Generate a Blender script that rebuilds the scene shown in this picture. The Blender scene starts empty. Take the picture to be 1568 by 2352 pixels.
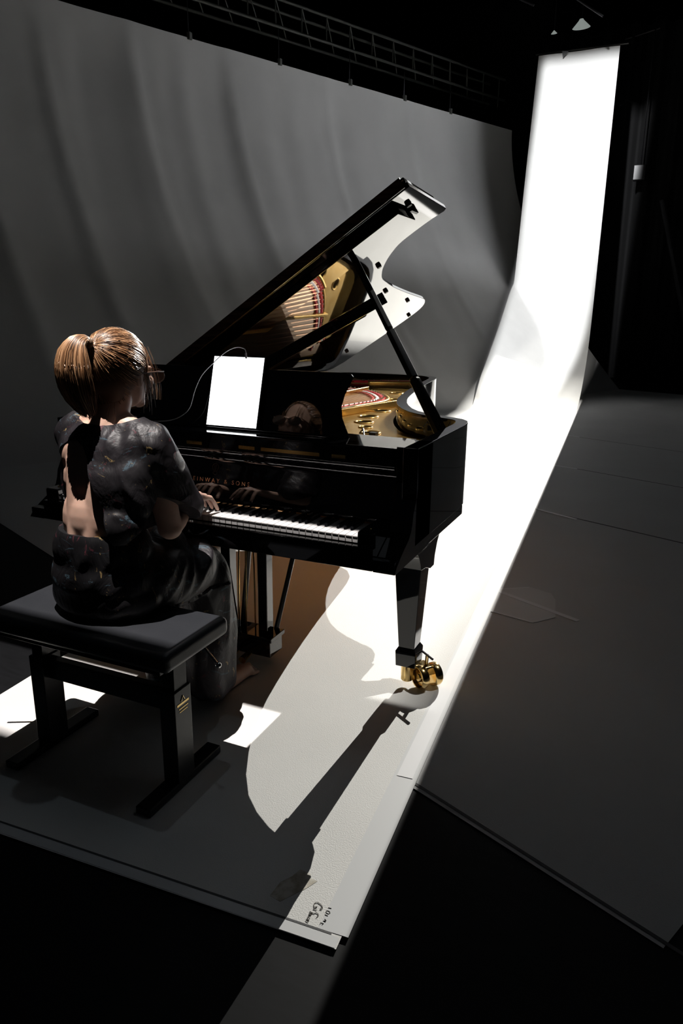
import bpy, bmesh, math, random
from mathutils import Vector, Matrix, noise, Euler
D = bpy.data; SC = bpy.context.scene; COL = SC.collection
rnd = random.Random(7); PI = math.pi
def V(*a): return Vector(a)

# ------------------------------------------------------------------ materials
def nmat(name, col, rough=.5, metal=0., spec=.5, coat=0., emit=None, es=0.):
    m = D.materials.new(name); m.use_nodes = True
    b = m.node_tree.nodes['Principled BSDF']
    b.inputs['Base Color'].default_value = (*col, 1); b.inputs['Roughness'].default_value = rough
    b.inputs['Metallic'].default_value = metal; b.inputs['Specular IOR Level'].default_value = spec
    b.inputs['Coat Weight'].default_value = coat; b.inputs['Coat Roughness'].default_value = .02
    if emit: b.inputs['Emission Color'].default_value = (*emit, 1); b.inputs['Emission Strength'].default_value = es
    return m
def N(m, t): return m.node_tree.nodes.new(t)
def Lk(m, a, b): m.node_tree.links.new(a, b)
def coords(m, scale=(1, 1, 1), rot=(0, 0, 0), src='Object'):
    t = N(m, 'ShaderNodeTexCoord'); mp = N(m, 'ShaderNodeMapping')
    mp.inputs['Scale'].default_value = scale; mp.inputs['Rotation'].default_value = rot
    Lk(m, t.outputs[src], mp.inputs['Vector']); return mp.outputs[0]
def noise_node(m, vec, scale, detail=3, rough=.5, dist=0.):
    n = N(m, 'ShaderNodeTexNoise'); n.inputs['Scale'].default_value = scale; n.inputs['Detail'].default_value = detail
    n.inputs['Roughness'].default_value = rough; n.inputs['Distortion'].default_value = dist
    Lk(m, vec, n.inputs['Vector']); return n.outputs['Fac']
def ramp(m, fac, stops, interp='LINEAR'):
    r = N(m, 'ShaderNodeValToRGB'); e = r.color_ramp.elements; r.color_ramp.interpolation = interp
    while len(e) < len(stops): e.new(.5)
    for k, (p, c) in enumerate(stops): e[k].position = p; e[k].color = (*c, 1)
    Lk(m, fac, r.inputs['Fac']); return r.outputs['Color']
def mix(m, fac, a, b, mode='MIX'):
    x = N(m, 'ShaderNodeMix'); x.data_type = 'RGBA'; x.blend_type = mode
    for s, v in ((0, fac), (6, a), (7, b)):
        if hasattr(v, 'links'): Lk(m, v, x.inputs[s])
        elif s == 0: x.inputs[0].default_value = v
        else: x.inputs[s].default_value = (*v, 1)
    return x.outputs[2]
def bump(m, h, dist=.01, strength=1.):
    b = N(m, 'ShaderNodeBump'); b.inputs['Distance'].default_value = dist; b.inputs['Strength'].default_value = strength
    Lk(m, h, b.inputs['Height']); Lk(m, b.outputs[0], m.node_tree.nodes['Principled BSDF'].inputs['Normal'])
def setc(m, c, inp='Base Color'): Lk(m, c, m.node_tree.nodes['Principled BSDF'].inputs[inp])

M = {}
M['lacquer'] = nmat('black_lacquer', (.003, .003, .0035), .035, 0, .5, .6)
setc(M['lacquer'], ramp(M['lacquer'], noise_node(M['lacquer'], coords(M['lacquer']), 30), [(.4, (.0025, .0025, .003)), (.7, (.004, .004, .0045))]))
M['satin'] = nmat('black_satin', (.008, .008, .009), .3)
setc(M['satin'], ramp(M['satin'], noise_node(M['satin'], coords(M['satin']), 60), [(.4, (.006, .006, .007)), (.7, (.011, .011, .012))]))
M['rimtop'] = nmat('rim_top_lacquer', (.012, .012, .013), .22)
M['ivory'] = nmat('white_keys', (.82, .80, .78), .25)
M['ebony'] = nmat('black_keys', (.006, .006, .007), .18)
M['gold'] = nmat('gold_plate', (.78, .50, .16), .24, .85)
setc(M['gold'], ramp(M['gold'], noise_node(M['gold'], coords(M['gold']), 14), [(.35, (.70, .42, .11)), (.7, (.86, .57, .20))]))
M['hole'] = nmat('dark_hole', (.003, .002, .001), .9, 0, 0)
M['wood'] = nmat('soundboard_spruce', (.42, .26, .13), .4)
setc(M['wood'], ramp(M['wood'], noise_node(M['wood'], coords(M['wood'], (60, 2, 2)), 2, 6), [(.3, (.28, .16, .075)), (.7, (.50, .32, .17))]))
M['beam'] = nmat('underside_wood', (.40, .21, .09), .55)
setc(M['beam'], ramp(M['beam'], noise_node(M['beam'], coords(M['beam'], (2, 40, 2)), 2, 5), [(.3, (.48, .21, .06)), (.7, (.68, .32, .10))]))
M['brown'] = nmat('lid_edge_reflection_brown', (.045, .026, .014), .25)  # brown reflection on the lid edge, put into the colour
setc(M['brown'], ramp(M['brown'], noise_node(M['brown'], coords(M['brown'], (2, 30, 30)), 3, 5), [(.35, (.03, .018, .011)), (.7, (.12, .07, .04))]))
M['red'] = nmat('red_felt', (.55, .02, .03), .85)
M['white_felt'] = nmat('white_felt', (.75, .72, .68), .85)
M['steel'] = nmat('steel_wire', (.55, .50, .45), .3, .9)
M['copper'] = nmat('copper_wire', (.55, .30, .16), .35, .9)
M['brass'] = nmat('polished_brass', (.80, .58, .25), .16, 1.)
setc(M['brass'], ramp(M['brass'], noise_node(M['brass'], coords(M['brass']), 25), [(.3, (.68, .46, .17)), (.7, (.87, .66, .32))]))
M['gilt'] = nmat('gilt_letters', (1., .55, .33), .3, 1.)
M['gilt_dim'] = nmat('gilt_emblem', (.10, .06, .04), .35, .6)
M['chrome'] = nmat('chrome', (.7, .7, .7), .12, 1.)
M['rubber'] = nmat('grey_metal', (.05, .05, .055), .4, .4)
M['leather'] = nmat('black_leather', (.022, .024, .028), .42, 0, .5)
_m = M['leather']; bump(_m, noise_node(_m, coords(_m), 420, 2), .0006)
setc(_m, ramp(_m, noise_node(_m, coords(_m), 5), [(.3, (.018, .020, .024)), (.7, (.028, .030, .035))]))
def cloth(name, col, var, scale, wr=0.):
    m = nmat(name, col, .62, 0, .35)
    f = noise_node(m, coords(m), scale, 5)
    setc(m, ramp(m, f, [(.3, tuple(c * (1 - var) for c in col)), (.7, col)]))
    bump(m, noise_node(m, coords(m), 260, 2), .0008)
    return m
M['sheet'] = cloth('white_vinyl', (.80, .795, .775), .05, 3)
M['cyc'] = cloth('white_backdrop_cloth', (.66, .66, .66), .10, 1.2)
M['tape'] = nmat('clear_tape', (.73, .74, .75), .4)
M['tape2'] = nmat('tape_edge', (.84, .84, .86), .5)
M['cleartape'] = nmat('film_tape', (.72, .72, .72), .55)
M['seam'] = nmat('seam_line', (.08, .08, .085), .7)
M['stain'] = nmat('glue_stain', (.42, .36, .27), .8)
setc(M['stain'], ramp(M['stain'], noise_node(M['stain'], coords(M['stain']), 35, 4), [(.38, (.46, .41, .32)), (.6, (.72, .69, .62))]))
M['ink'] = nmat('pencil_ink', (.06, .045, .03), .8)
M['stage'] = nmat('black_stage_floor', (.028, .029, .031), .6, 0, .12)
_m = M['stage']; _sc = noise_node(_m, coords(_m, (3, 14, 1), (0, 0, .6)), 3, 6, .7)
setc(_m, ramp(_m, _sc, [(.3, (.006, .0065, .007)), (.68, (.010, .0105, .012)), (.78, (.03, .031, .034))]))
M['dark'] = nmat('dark_wall', (.010, .010, .011), .8)
setc(M['dark'], ramp(M['dark'], noise_node(M['dark'], coords(M['dark']), 2), [(.3, (.007, .007, .008)), (.7, (.013, .013, .014))]))
M['drape'] = nmat('black_drape', (.012, .012, .013), .9)
setc(M['drape'], ramp(M['drape'], noise_node(M['drape'], coords(M['drape']), 6), [(.3, (.002, .002, .0025)), (.7, (.004, .004, .0045))]))
M['alu'] = nmat('grey_aluminium', (.14, .145, .135), .45, .5)
M['screen'] = nmat('lit_screen', (.9, .9, .9), .2, 0, .5, 0, (.95, .97, 1.), 3.2)
M['device'] = nmat('tablet_body', (.02, .02, .022), .25)
M['cable'] = nmat('white_cable', (.55, .55, .56), .5)
M['skin'] = nmat('skin', (.60, .385, .295), .52, 0, .4)
_m = M['skin']; setc(_m, ramp(_m, noise_node(_m, coords(_m), 16, 4), [(.3, (.52, .32, .24)), (.7, (.64, .42, .325))]))
_b = _m.node_tree.nodes['Principled BSDF']; _b.inputs['Subsurface Weight'].default_value = .12; _b.inputs['Subsurface Radius'].default_value = (.012, .005, .003)
M['hair'] = nmat('hair', (.21, .105, .045), .36, 0, .6)
_m = M['hair']; _v = N(_m, 'ShaderNodeAttribute'); _v.attribute_name = 'tone'
setc(_m, ramp(_m, _v.outputs['Fac'], [(0., (.04, .018, .008)), (.5, (.20, .095, .04)), (1., (.55, .32, .17))]))
M['hairbase'] = nmat('hair_base', (.10, .048, .02), .6)
M['tie'] = nmat('hair_tie', (.16, .10, .06), .6)
def fabric():
    m = nmat('satin_print', (.012, .011, .013), .5, 0, .35)
    c = coords(m)
    base = ramp(m, noise_node(m, c, 3.5, 4), [(.35, (.006, .006, .007)), (.62, (.018, .015, .018)), (.8, (.032, .022, .03))])
    s1 = noise_node(m, coords(m, (1, 1, 2.5), (.3, .5, 0)), 9, 6, .65, 1.6)
    l1 = ramp(m, s1, [(.60, (0, 0, 0)), (.66, (1, 1, 1)), (.70, (0, 0, 0))])
    s2 = noise_node(m, coords(m, (1.4, 1, 1), (1., .2, .6)), 11, 6, .65, 2.)
    l2 = ramp(m, s2, [(.62, (0, 0, 0)), (.67, (1, 1, 1)), (.71, (0, 0, 0))])
    s3 = noise_node(m, coords(m, (1, 2, 1), (0, 1.2, .4)), 14, 5, .6, 2.4)
    l3 = ramp(m, s3, [(.655, (0, 0, 0)), (.70, (1, 1, 1)), (.73, (0, 0, 0))])
    x = mix(m, l1, base, (.05, .085, .11)); x = mix(m, l2, x, (.10, .025, .035)); x = mix(m, l3, x, (.30, .21, .09))
    setc(m, x); bump(m, noise_node(m, coords(m, (1, 1, .5)), 14, 4, .55, .6), .012, .7)
    return m
M['fabric'] = fabric()
M['lens'] = nmat('spectacle_lens', (.5, .4, .35), .03); M['lens'].node_tree.nodes['Principled BSDF'].inputs['Transmission Weight'].default_value = .9
M['frame'] = nmat('spectacle_frame', (.10, .06, .045), .3)

# ------------------------------------------------------------------ mesh builder
class MB:
    def __init__(s): s.v = []; s.f = []
    def add(s, v, f): o = len(s.v); s.v += [tuple(p) for p in v]; s.f += [tuple(i + o for i in q) for q in f]; return s
    def box(s, x0, x1, y0, y1, z0, z1, mat=None):
        v = [V(x, y, z) for z in (z0, z1) for y in (y0, y1) for x in (x0, x1)]
        if mat: v = [mat @ p for p in v]
        return s.add(v, [(0, 2, 3, 1), (4, 5, 7, 6), (0, 1, 5, 4), (1, 3, 7, 5), (3, 2, 6, 7), (2, 0, 4, 6)])
    def prism(s, poly, a0, a1, axis='z', mat=None):
        f3 = {'z': lambda p, a: V(p[0], p[1], a), 'x': lambda p, a: V(a, p[0], p[1]), 'y': lambda p, a: V(p[0], a, p[1])}[axis]
        n = len(poly); v = [f3(p, a0) for p in poly] + [f3(p, a1) for p in poly]
        if mat: v = [mat @ p for p in v]
        return s.add(v, [tuple(range(n - 1, -1, -1)), tuple(range(n, 2 * n))] + [(i, (i + 1) % n, n + (i + 1) % n, n + i) for i in range(n)])
    def ring(s, outer, inner, z0, z1):
        n = len(outer); v = [V(*p, z) for z in (z0, z1) for p in outer] + [V(*p, z) for z in (z0, z1) for p in inner]
        f = []
        for i in range(n - 1):
            j = i + 1
            f += [(i, j, n + j, n + i), (2 * n + j, 2 * n + i, 3 * n + i, 3 * n + j), (n + i, n + j, 3 * n + j, 3 * n + i), (j, i, 2 * n + i, 2 * n + j)]
        f += [(0, n, 3 * n, 2 * n), (n - 1, 3 * n - 1, 4 * n - 1, 2 * n - 1)]
        return s.add(v, f)
    def tube(s, pts, r, seg=10, cap=True):
        pts = [Vector(p) for p in pts]; n = len(pts); rs = r if isinstance(r, (list, tuple)) else [r] * n
        v = []; up = None
        for i, p in enumerate(pts):
            t = (pts[min(i + 1, n - 1)] - pts[max(i - 1, 0)]).normalized()
            if up is None: up = t.orthogonal().normalized()
            up = (up - t * up.dot(t)).normalized(); w = t.cross(up)
            v += [p + (up * math.cos(2 * PI * k / seg) + w * math.sin(2 * PI * k / seg)) * rs[i] for k in range(seg)]
        f = [(i * seg + k, i * seg + (k + 1) % seg, (i + 1) * seg + (k + 1) % seg, (i + 1) * seg + k) for i in range(n - 1) for k in range(seg)]
        if cap: f += [tuple(range(seg - 1, -1, -1)), tuple(range((n - 1) * seg, n * seg))]
        return s.add(v, f)
    def lathe(s, prof, mat=None, seg=28):
        v = []
        for r, z in prof: v += [V(r * math.cos(2 * PI * k / seg), r * math.sin(2 * PI * k / seg), z) for k in range(seg)]
        if mat: v = [mat @ p for p in v]
        n = len(prof)
        f = [(i * seg + k, i * seg + (k + 1) % seg, (i + 1) * seg + (k + 1) % seg, (i + 1) * seg + k) for i in range(n - 1) for k in range(seg)]
        return s.add(v, f + [tuple(range(seg - 1, -1, -1)), tuple(range((n - 1) * seg, n * seg))])
    def ell(s, c, r, rot=None, seg=24, rings=14):
        v = []; 
        for i in range(rings + 1):
            a = PI * i / rings
            for k in range(seg):
                b = 2 * PI * k / seg; p = V(r[0] * math.sin(a) * math.cos(b), r[1] * math.sin(a) * math.sin(b), r[2] * math.cos(a))
                if rot: p = rot @ p
                v.append(p + Vector(c))
        return s.add(v, [(i * seg + k, (i + 1) * seg + k, (i + 1) * seg + (k + 1) % seg, i * seg + (k + 1) % seg) for i in range(rings) for k in range(seg)])
    def cap(s, p0, p1, r0, r1, seg=20):
        p0, p1 = Vector(p0), Vector(p1); d = p1 - p0; L = d.length; d.normalize(); pts = []; rs = []
        for k in range(6): a = PI / 2 * k / 6; pts.append(p0 - d * r0 * math.cos(a)); rs.append(max(r0 * math.sin(a), 1e-4))
        for k in range(5): t = k / 4; pts.append(p0 + d * L * t); rs.append(r0 + (r1 - r0) * t)
        for k in range(1, 7): a = PI / 2 * k / 6; pts.append(p1 + d * r1 * math.sin(a)); rs.append(max(r1 * math.cos(a), 1e-4))
        return s.tube(pts, rs, seg)
    def mesh(s, name='m'):
        me = D.meshes.new(name); me.from_pydata([tuple(p) for p in s.v], [], s.f); me.validate()
        bm = bmesh.new(); bm.from_mesh(me); bmesh.ops.recalc_face_normals(bm, faces=bm.faces); bm.to_mesh(me); bm.free(); return me
    def build(s, name, mat, parent=None, smooth=False, bevel=0., loc=None, seg=2):
        me = s.mesh(name); me.materials.append(mat)
        o = D.objects.new(name, me); COL.objects.link(o)
        if smooth:
            for p in me.polygons: p.use_smooth = True
            if smooth == 'auto': me.set_sharp_from_angle(angle=math.radians(38))
        if bevel:
            md = o.modifiers.new('b', 'BEVEL'); md.width = bevel; md.segments = seg; md.limit_method = 'ANGLE'; md.angle_limit = math.radians(35)
            for p in me.polygons: p.use_smooth = True
            md.harden_normals = True
        if parent: adopt(o, parent)
        return o
def adopt(o, parent):
    o.parent = parent; o.matrix_parent_inverse = Matrix() if parent.parent else Matrix.Translation(parent.location).inverted()
def tag(o, label=None, cat=None, group=None, kind=None):
    for k, v in (('label', label), ('category', cat), ('group', group), ('kind', kind)):
        if v: o[k] = v
    return o
def thing(name, label, cat, loc=(0, 0, 0), group=None):
    o = D.objects.new(name, None); COL.objects.link(o); o.location = loc; o.empty_display_size = .1
    return tag(o, label, cat, group)
def bake(o, mods=True):
    dg = bpy.context.evaluated_depsgraph_get(); dg.update()
    me = D.meshes.new_from_object(o.evaluated_get(dg)); o.modifiers.clear(); old = o.data; o.data = me; return o
def voxel(mb, name, mat, size, smooth_it=6, parent=None, disp=None, clamp=None):
    o = mb.build(name, mat); md = o.modifiers.new('r', 'REMESH'); md.mode = 'VOXEL'; md.voxel_size = size
    if smooth_it: sm = o.modifiers.new('s', 'SMOOTH'); sm.factor = .5; sm.iterations = smooth_it
    bake(o)
    me = o.data
    if disp:
        ns = [v.normal.copy() for v in me.vertices]
        for v, n in zip(me.vertices, ns): v.co += n * disp(v.co)
    if clamp:
        for v in me.vertices: clamp(v)
    if not me.materials: me.materials.append(mat)
    for p in me.polygons: p.use_smooth = True
    if parent: adopt(o, parent)
    return o
def boolean(o, cutter_mb):
    c = cutter_mb.build('cut', M['hole']); src = o.data.copy(); n0 = len(src.polygons)
    for k, (solver, jit) in enumerate((('EXACT', 0), ('EXACT', .0013), ('EXACT', -.0021), ('FAST', 0), ('FAST', .0017))):
        o.data = src.copy(); c.location = (jit, jit * .7, jit * 1.3)
        md = o.modifiers.new('b', 'BOOLEAN'); md.operation = 'DIFFERENCE'; md.object = c; md.solver = solver; bake(o)
        if n0 * .4 < len(o.data.polygons) and len(o.data.polygons) != n0: break
        print('boolean retry', o.name, k, n0, len(o.data.polygons))
    else: o.data = src
    D.objects.remove(c)
def catmull(pts, n=6, closed=False):
    pts = [Vector(p) for p in pts]; out = []; m = len(pts)
    for i in range(m if closed else m - 1):
        g = lambda k: pts[k % m] if closed else pts[min(max(k, 0), m - 1)]
        p0, p1, p2, p3 = g(i - 1), g(i), g(i + 1), g(i + 2)
        for k in range(n):
            t = k / n; out.append(.5 * ((2 * p1) + (p2 - p0) * t + (2 * p0 - 5 * p1 + 4 * p2 - p3) * t * t + (3 * p1 - p0 - 3 * p2 + p3) * t ** 3))
    if not closed: out.append(pts[-1])
    return out

# ------------------------------------------------------------------ camera
yaw, pitch, roll, F = .425060146, .270182219, .00891138839, 1661.25989
fw = V(-math.sin(yaw) * math.cos(pitch), math.cos(yaw) * math.cos(pitch), -math.sin(pitch)); rt = V(math.cos(yaw), math.sin(yaw), 0); up = rt.cross(fw)
r2 = rt * math.cos(roll) + up * math.sin(roll); u2 = r2.cross(fw)
cam = D.objects.new('camera', D.cameras.new('camera')); COL.objects.link(cam)
cam.matrix_world = Matrix.Translation((.703114301, -1.98497872, 1.40631541)) @ Matrix((r2, u2, -fw)).transposed().to_4x4()
cam.data.sensor_fit = 'HORIZONTAL'; cam.data.sensor_width = 36; cam.data.lens = F / 1568 * 36; cam.data.clip_end = 100
SC.camera = cam

# ------------------------------------------------------------------ room
def struct(mb, name, mat): return tag(mb.build(name, mat), kind='structure')
struct(MB().box(-11, 7, -5, 19, -.1, 0), 'floor', M['stage'])
struct(MB().box(-11, 7, 18.8, 19, 0, 9), 'wall_back', M['dark'])
struct(MB().box(-11.2, -11, -5, 19, 0, 9), 'wall_left', M['dark'])
struct(MB().box(7, 7.2, -5, 19, 0, 9), 'wall_right', M['dark'])
struct(MB().box(-11, 7, -5, 19, 9, 9.1), 'ceiling', M['dark'])

# big cyclorama cloth: hung from the truss, swept out over the floor
U = V(.397, .918, 0).normalized(); NN = V(.918, -.397, 0).normalized(); TOP = V(-2.92, 14.29, 0)
def cyc_pt(s, q):                       # s along the top edge (0 = far end), q 0..1 arc from top to floor, >1 flat floor
    far = 0
    if q <= 1:
        z = 5. * (1 - q) ** 1.0; d = 2.9 * q ** 1.8; zz = z
    else: zz = 0; d = 2.9 + (q - 1)
    w = 0
    if q < 1.02:
        a = s * 1.35 + .35 * math.sin(s * .9 + 1) + .25 * q
        fold = math.sin(a * 2.1) * .5 + math.sin(a * 4.3 + 1.1) * .35 + math.sin(a * 9.1 + q) * .12
        sharp = sum(math.exp(-((s - c) / .10) ** 2) for c in (-1.6, -3.1, -5.0, -6.9, -8.4, -9.6, -10.6))
        w = (.075 * fold + .055 * sharp) * min(1, q * 5 + .15) * (max(0, 1.0 - q) ** .35)
    w *= min(1, max(.12, (-s - 1.2) / 3.)); p = TOP + U * s + NN * (d + w * (1 - .5 * q)); p.z = zz + w * .35 * min(1, q * 2) + .003
    if p.z < .003: p.z = .003
    # lifted far corner by the wall
    return p
mb = MB(); nS, qs = 260, [i / 40 for i in range(41)] + [1.05, 1.2, 1.6, 2.2, 3, 4, 5, 6, 7.4]
S0, S1 = -16.5, 0.
vv = [cyc_pt(S0 + (S1 - S0) * i / nS, q) for i in range(nS + 1) for q in qs]; Q = len(qs)
fs = []
for i in range(nS):
    for j in range(Q - 1):
        c = vv[i * Q + j]
        if c.z < .01 and (c.dot(U) - V(-3.504, 1.483, 0).dot(U)) < -.0: pass
        fs.append((i * Q + j, i * Q + j + 1, (i + 1) * Q + j + 1, (i + 1) * Q + j))
mb.add(vv, fs)
cyc = mb.build('backdrop_cloth', M['cyc'], smooth=True)
# trim the cloth at its front edge, which runs straight across the floor
bm = bmesh.new(); bm.from_mesh(cyc.data)
bmesh.ops.bisect_plane(bm, geom=bm.verts[:] + bm.edges[:] + bm.faces[:], plane_co=V(.092, -.139, 0), plane_no=-U, clear_outer=True)
bm.to_mesh(cyc.data); bm.free()
tag(cyc, 'large pale grey backdrop cloth hung from the truss and swept out over the floor', 'backdrop')
for a, b, w_, nm in (((-.13, 3.345), (1.6, 2.6), .02, 'seam'), ((-.03, 4.984), (1.6, 4.28), .016, 'seam'), ((.09, -.155), (2.2, -1.075), .011, 'hem'), ((-.24, 6.875), (1.5, 6.12), .014, 'seam')):
    a, b = V(*a, .0045), V(*b, .0045); n = (b - a).normalized().cross(V(0, 0, 1)) * w_ / 2
    if nm == 'hem': a += U * .035; b += U * .035
    MB().add([a - n, b - n, b + n, a + n], [(0, 1, 2, 3)]).build(nm, M['seam'], cyc)

def cloth_z(x, y):
    d = (V(x, y, 0) - V(TOP.x, TOP.y, 0)).dot(NN)
    return 0 if d >= 2.9 else 5. * (1 - (max(d, 0) / 2.9) ** (1 / 1.8))
# narrow white vinyl sheet
def xr(y): return .155 - .0728 * (y + .783)
prof = [(-.783, 0), (0, 0), (2, 0), (5, 0), (8, 0), (9.2, 0), (9.9, .05), (10.6, .2), (11.3, .46), (11.8, .78), (12.15, 1.2), (12.4, 1.85), (12.55, 2.7), (12.7, 3.7), (12.9, 4.8), (13.1, 5.93)]
prof = [(p.x, p.y) for p in [Vector((a[0], a[1], 0)) for a in prof]]
pc = catmull([(y, z, 0) for y, z in prof], 5)
mb = MB(); vv = []; cols = 24
for k, p in enumerate(pc):
    y, z = p.x, max(p.y, 0) + .007; wd = 1.585 - .09 * max(0, min(1, y / 12)) - .10 * max(0, min(1, (z - 1) / 5))
    for c in range(cols + 1):
        t = c / cols; sag = .012 * math.sin(t * 9 + k * .25) * min(1, z)
        X_ = xr(y) - wd * t; cz = cloth_z(X_, y); cz = 0 if cz <= 0 else cz * 1.02 + min(.16, cz * .6)
        vv.append(V(X_, y - sag - (.08 * t if y < -.7 else 0), max(z, cz) if z < 3.5 else z))
mb.add(vv, [(k * (cols + 1) + c, (k + 1) * (cols + 1) + c, (k + 1) * (cols + 1) + c + 1, k * (cols + 1) + c + 1) for k in range(len(pc) - 1) for c in range(cols)])
sheet = mb.build('vinyl_sheet', M['sheet'], smooth=True)
tag(sheet, 'narrow bright white vinyl sheet under the piano, rising up at the far end', 'stage floor sheet')
def strip(name, a, b, w_, mat, z, parent):
    a, b = V(*a, z), V(*b, z); n = (b - a).normalized().cross(V(0, 0, 1)) * w_ / 2
    return MB().add([a - n, b - n, b + n, a + n], [(0, 1, 2, 3)]).build(name, mat, parent)
strip('edge_tape', (.130, -.745), (-.58, 9.2), .075, M['tape'], .0078, sheet)
strip('front_tape', (-1.405, -.842), (.150, -.767), .030, M['tape'], .0080, sheet)
strip('front_fold', (-1.405, -.824), (.128, -.749), .006, M['seam'], .0084, sheet)
strokes = {'C': [(.0768, -.695), (.0721, -.6963), (.0713, -.6929), (.0762, -.6906), (.0726, -.6848), (.0646, -.681), (.0578, -.6794), (.0526, -.6828), (.0518, -.6888), (.0543, -.6952)],
 'N': [(.0543, -.6952), (.0626, -.6923), (.0567, -.7016), (.0659, -.7019)], 'S': [(.0747, -.7226), (.0773, -.7159), (.0738, -.7103), (.0681, -.7093), (.0643, -.7138), (.0573, -.7133), (.0528, -.7118)],
 'o': [(.0528, -.7118), (.0542, -.7175), (.0601, -.7203), (.0607, -.7155), (.0558, -.7132)], 'o2': [(.0545, -.7211), (.0557, -.7278), (.0607, -.7273), (.0599, -.7213), (.0545, -.7211)],
 'e': [(.0571, -.729), (.0569, -.7345), (.062, -.7357), (.0616, -.7305)], 'l': [(.0555, -.7405), (.0637, -.7421)], 'l2': [(.0549, -.7336), (.0635, -.7386)], '1': [(.0877, -.6834), (.0961, -.6823)],
 '0': [(.0878, -.6945), (.0899, -.6991), (.0966, -.7005), (.0992, -.6966), (.0968, -.6931), (.0911, -.6921), (.0878, -.6945)], '1b': [(.0894, -.7057), (.0979, -.7063)],
 '7': [(.0952, -.7176), (.1003, -.7206), (.0946, -.7241), (.1008, -.7248)], 'L': [(.0966, -.7357), (.0988, -.7311), (.0902, -.7315), (.0919, -.7352)]}
mb = MB()
for k, s_ in strokes.items(): mb.tube([(x, y, .0082) for x, y in s_], .0007, 5)
mb.build('handwriting', M['ink'], sheet)
st = [(-.032, -.600), (.0, -.603), (.006, -.615), (.026, -.618), (.012, -.65), (-.006, -.68), (-.028, -.716), (-.060, -.71), (-.058, -.66), (-.04, -.63)]
MB().prism(st, .0072, .0077).build('stain', M['stain'], sheet)

# tape across the joint of the sheets and loose tape on the cloth
g = 'tape strips on the grey cloth'
tp = strip('tape_strip', (.083, -.12), (-.56, 8.9), .05, M['tape2'], .0090, None); tag(tp, 'long pale tape line along the right edge of the white sheet', 'tape')
def patch(pts, label, mat=None, z=.0052):
    o = MB().prism(pts, z - .0015, z).build('tape_strip', mat or M['cleartape']); return tag(o, label, 'tape', g)
patch([(-.007, 1.308), (.235, 1.248), (.318, 1.359), (.284, 1.583), (.25, 1.665), (.13, 1.709), (-.03, 1.602)], 'clear film tape patch, the widest one on the grey cloth', M['cleartape'])
film = D.objects['tape_strip.001']
strip('crease', (-.02, 1.310), (.235, 1.250), .014, M['tape2'], .0058, film); strip('crease', (-.02, 1.60), (.13, 1.70), .008, M['tape2'], .0058, film)
patch([(-.02, 1.60), (.43, 1.375), (.415, 1.35), (-.03, 1.572)], 'thin pale tape strip crossing the clear film patch', M['tape2'], .0062)
patch([(-.115, 3.36), (.19, 3.20), (.18, 3.175), (-.12, 3.335)], 'pale tape strip where the third cloth seam meets the white sheet', M['tape2'])
patch([(-.245, 5.07), (-.03, 5.0), (-.035, 4.965), (-.255, 5.035)], 'short pale tape strip on the second cloth seam from the back', M['tape2'])
patch([(-.385, 6.96), (-.235, 6.9), (-.24, 6.86), (-.395, 6.92)], 'shortest pale tape strip near the far end of the white sheet', M['tape2'])

# ------------------------------------------------------------------ piano
W = 1.496; KZ = .7304; ZB = .635; ZR = .995
piano = thing('grand_piano', 'black lacquered concert grand piano with raised lid standing on the white sheet', 'piano', (-W / 2, 1.2, 0))
L_ = M['lacquer']
out = [(0, .145), (0, .3), (0, .45), (0, .6), (-.001, .70), (-.006, .765), (-.022, .82), (-.052, .86), (-.09, .884), (-.13, .902), (-.18, .925), (-.235, .96), (-.291, 1.01), (-.345, 1.085), (-.395, 1.18), (-.435, 1.27), (-.468, 1.36), (-.50, 1.47), (-.528, 1.59),
       (-.56, 1.74), (-.595, 1.92), (-.63, 2.12), (-.66, 2.32), (-.683, 2.48), (-.70, 2.58), (-.725, 2.67), (-.77, 2.74), (-.83, 2.78), (-.92, 2.80), (-1.10, 2.805), (-1.28, 2.80), (-1.40, 2.78), (-1.46, 2.74), (-1.488, 2.67), (-W, 2.58), (-W, 2.3), (-W, 1.6), (-W, .9), (-W, .4), (-W, .145)]
def offs(pl, d):
    r = []
    for i, p in enumerate(pl):
        a = Vector(pl[max(i - 1, 0)]); b = Vector(pl[min(i + 1, len(pl) - 1)]); t = (b - a).normalized(); r.append((p[0] - t.y * d, p[1] + t.x * d))
    return r
inn = offs(out, .05)
rim = MB().ring(out, inn, .672, ZR).build('rim', L_, piano, smooth='auto', bevel=.003)
low = offs(out, .012)
low2 = offs(out, .055)
MB().ring(low[:9], low2[:9], ZB, .672).build('side_skirt', L_, piano, bevel=.002)
# keybed and underside
MB().box(-W + .004, -.004, -.03, .74, ZB, .672).build('keybed', L_, piano, bevel=.002)
MB().prism(offs(out, .055)[:], .70, .72).build('soundboard', M['beam'], piano)
for k, (a, b) in enumerate((((-.14, .80), (-1.40, .80)), ((-.50, 1.17), (-1.40, 1.35)), ((-.66, 1.62), (-1.40, 1.75)), ((-.78, 2.15), (-1.40, 2.15)))):
    a, b = V(*a, .665), V(*b, .665); t = (b - a).normalized(); n = t.cross(V(0, 0, 1)) * .045
    MB().prism([(p.x, p.y) for p in (a - n, b - n, b + n, a + n)], .665, .70).build('under_beam', M['beam'], piano, bevel=.003)
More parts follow.
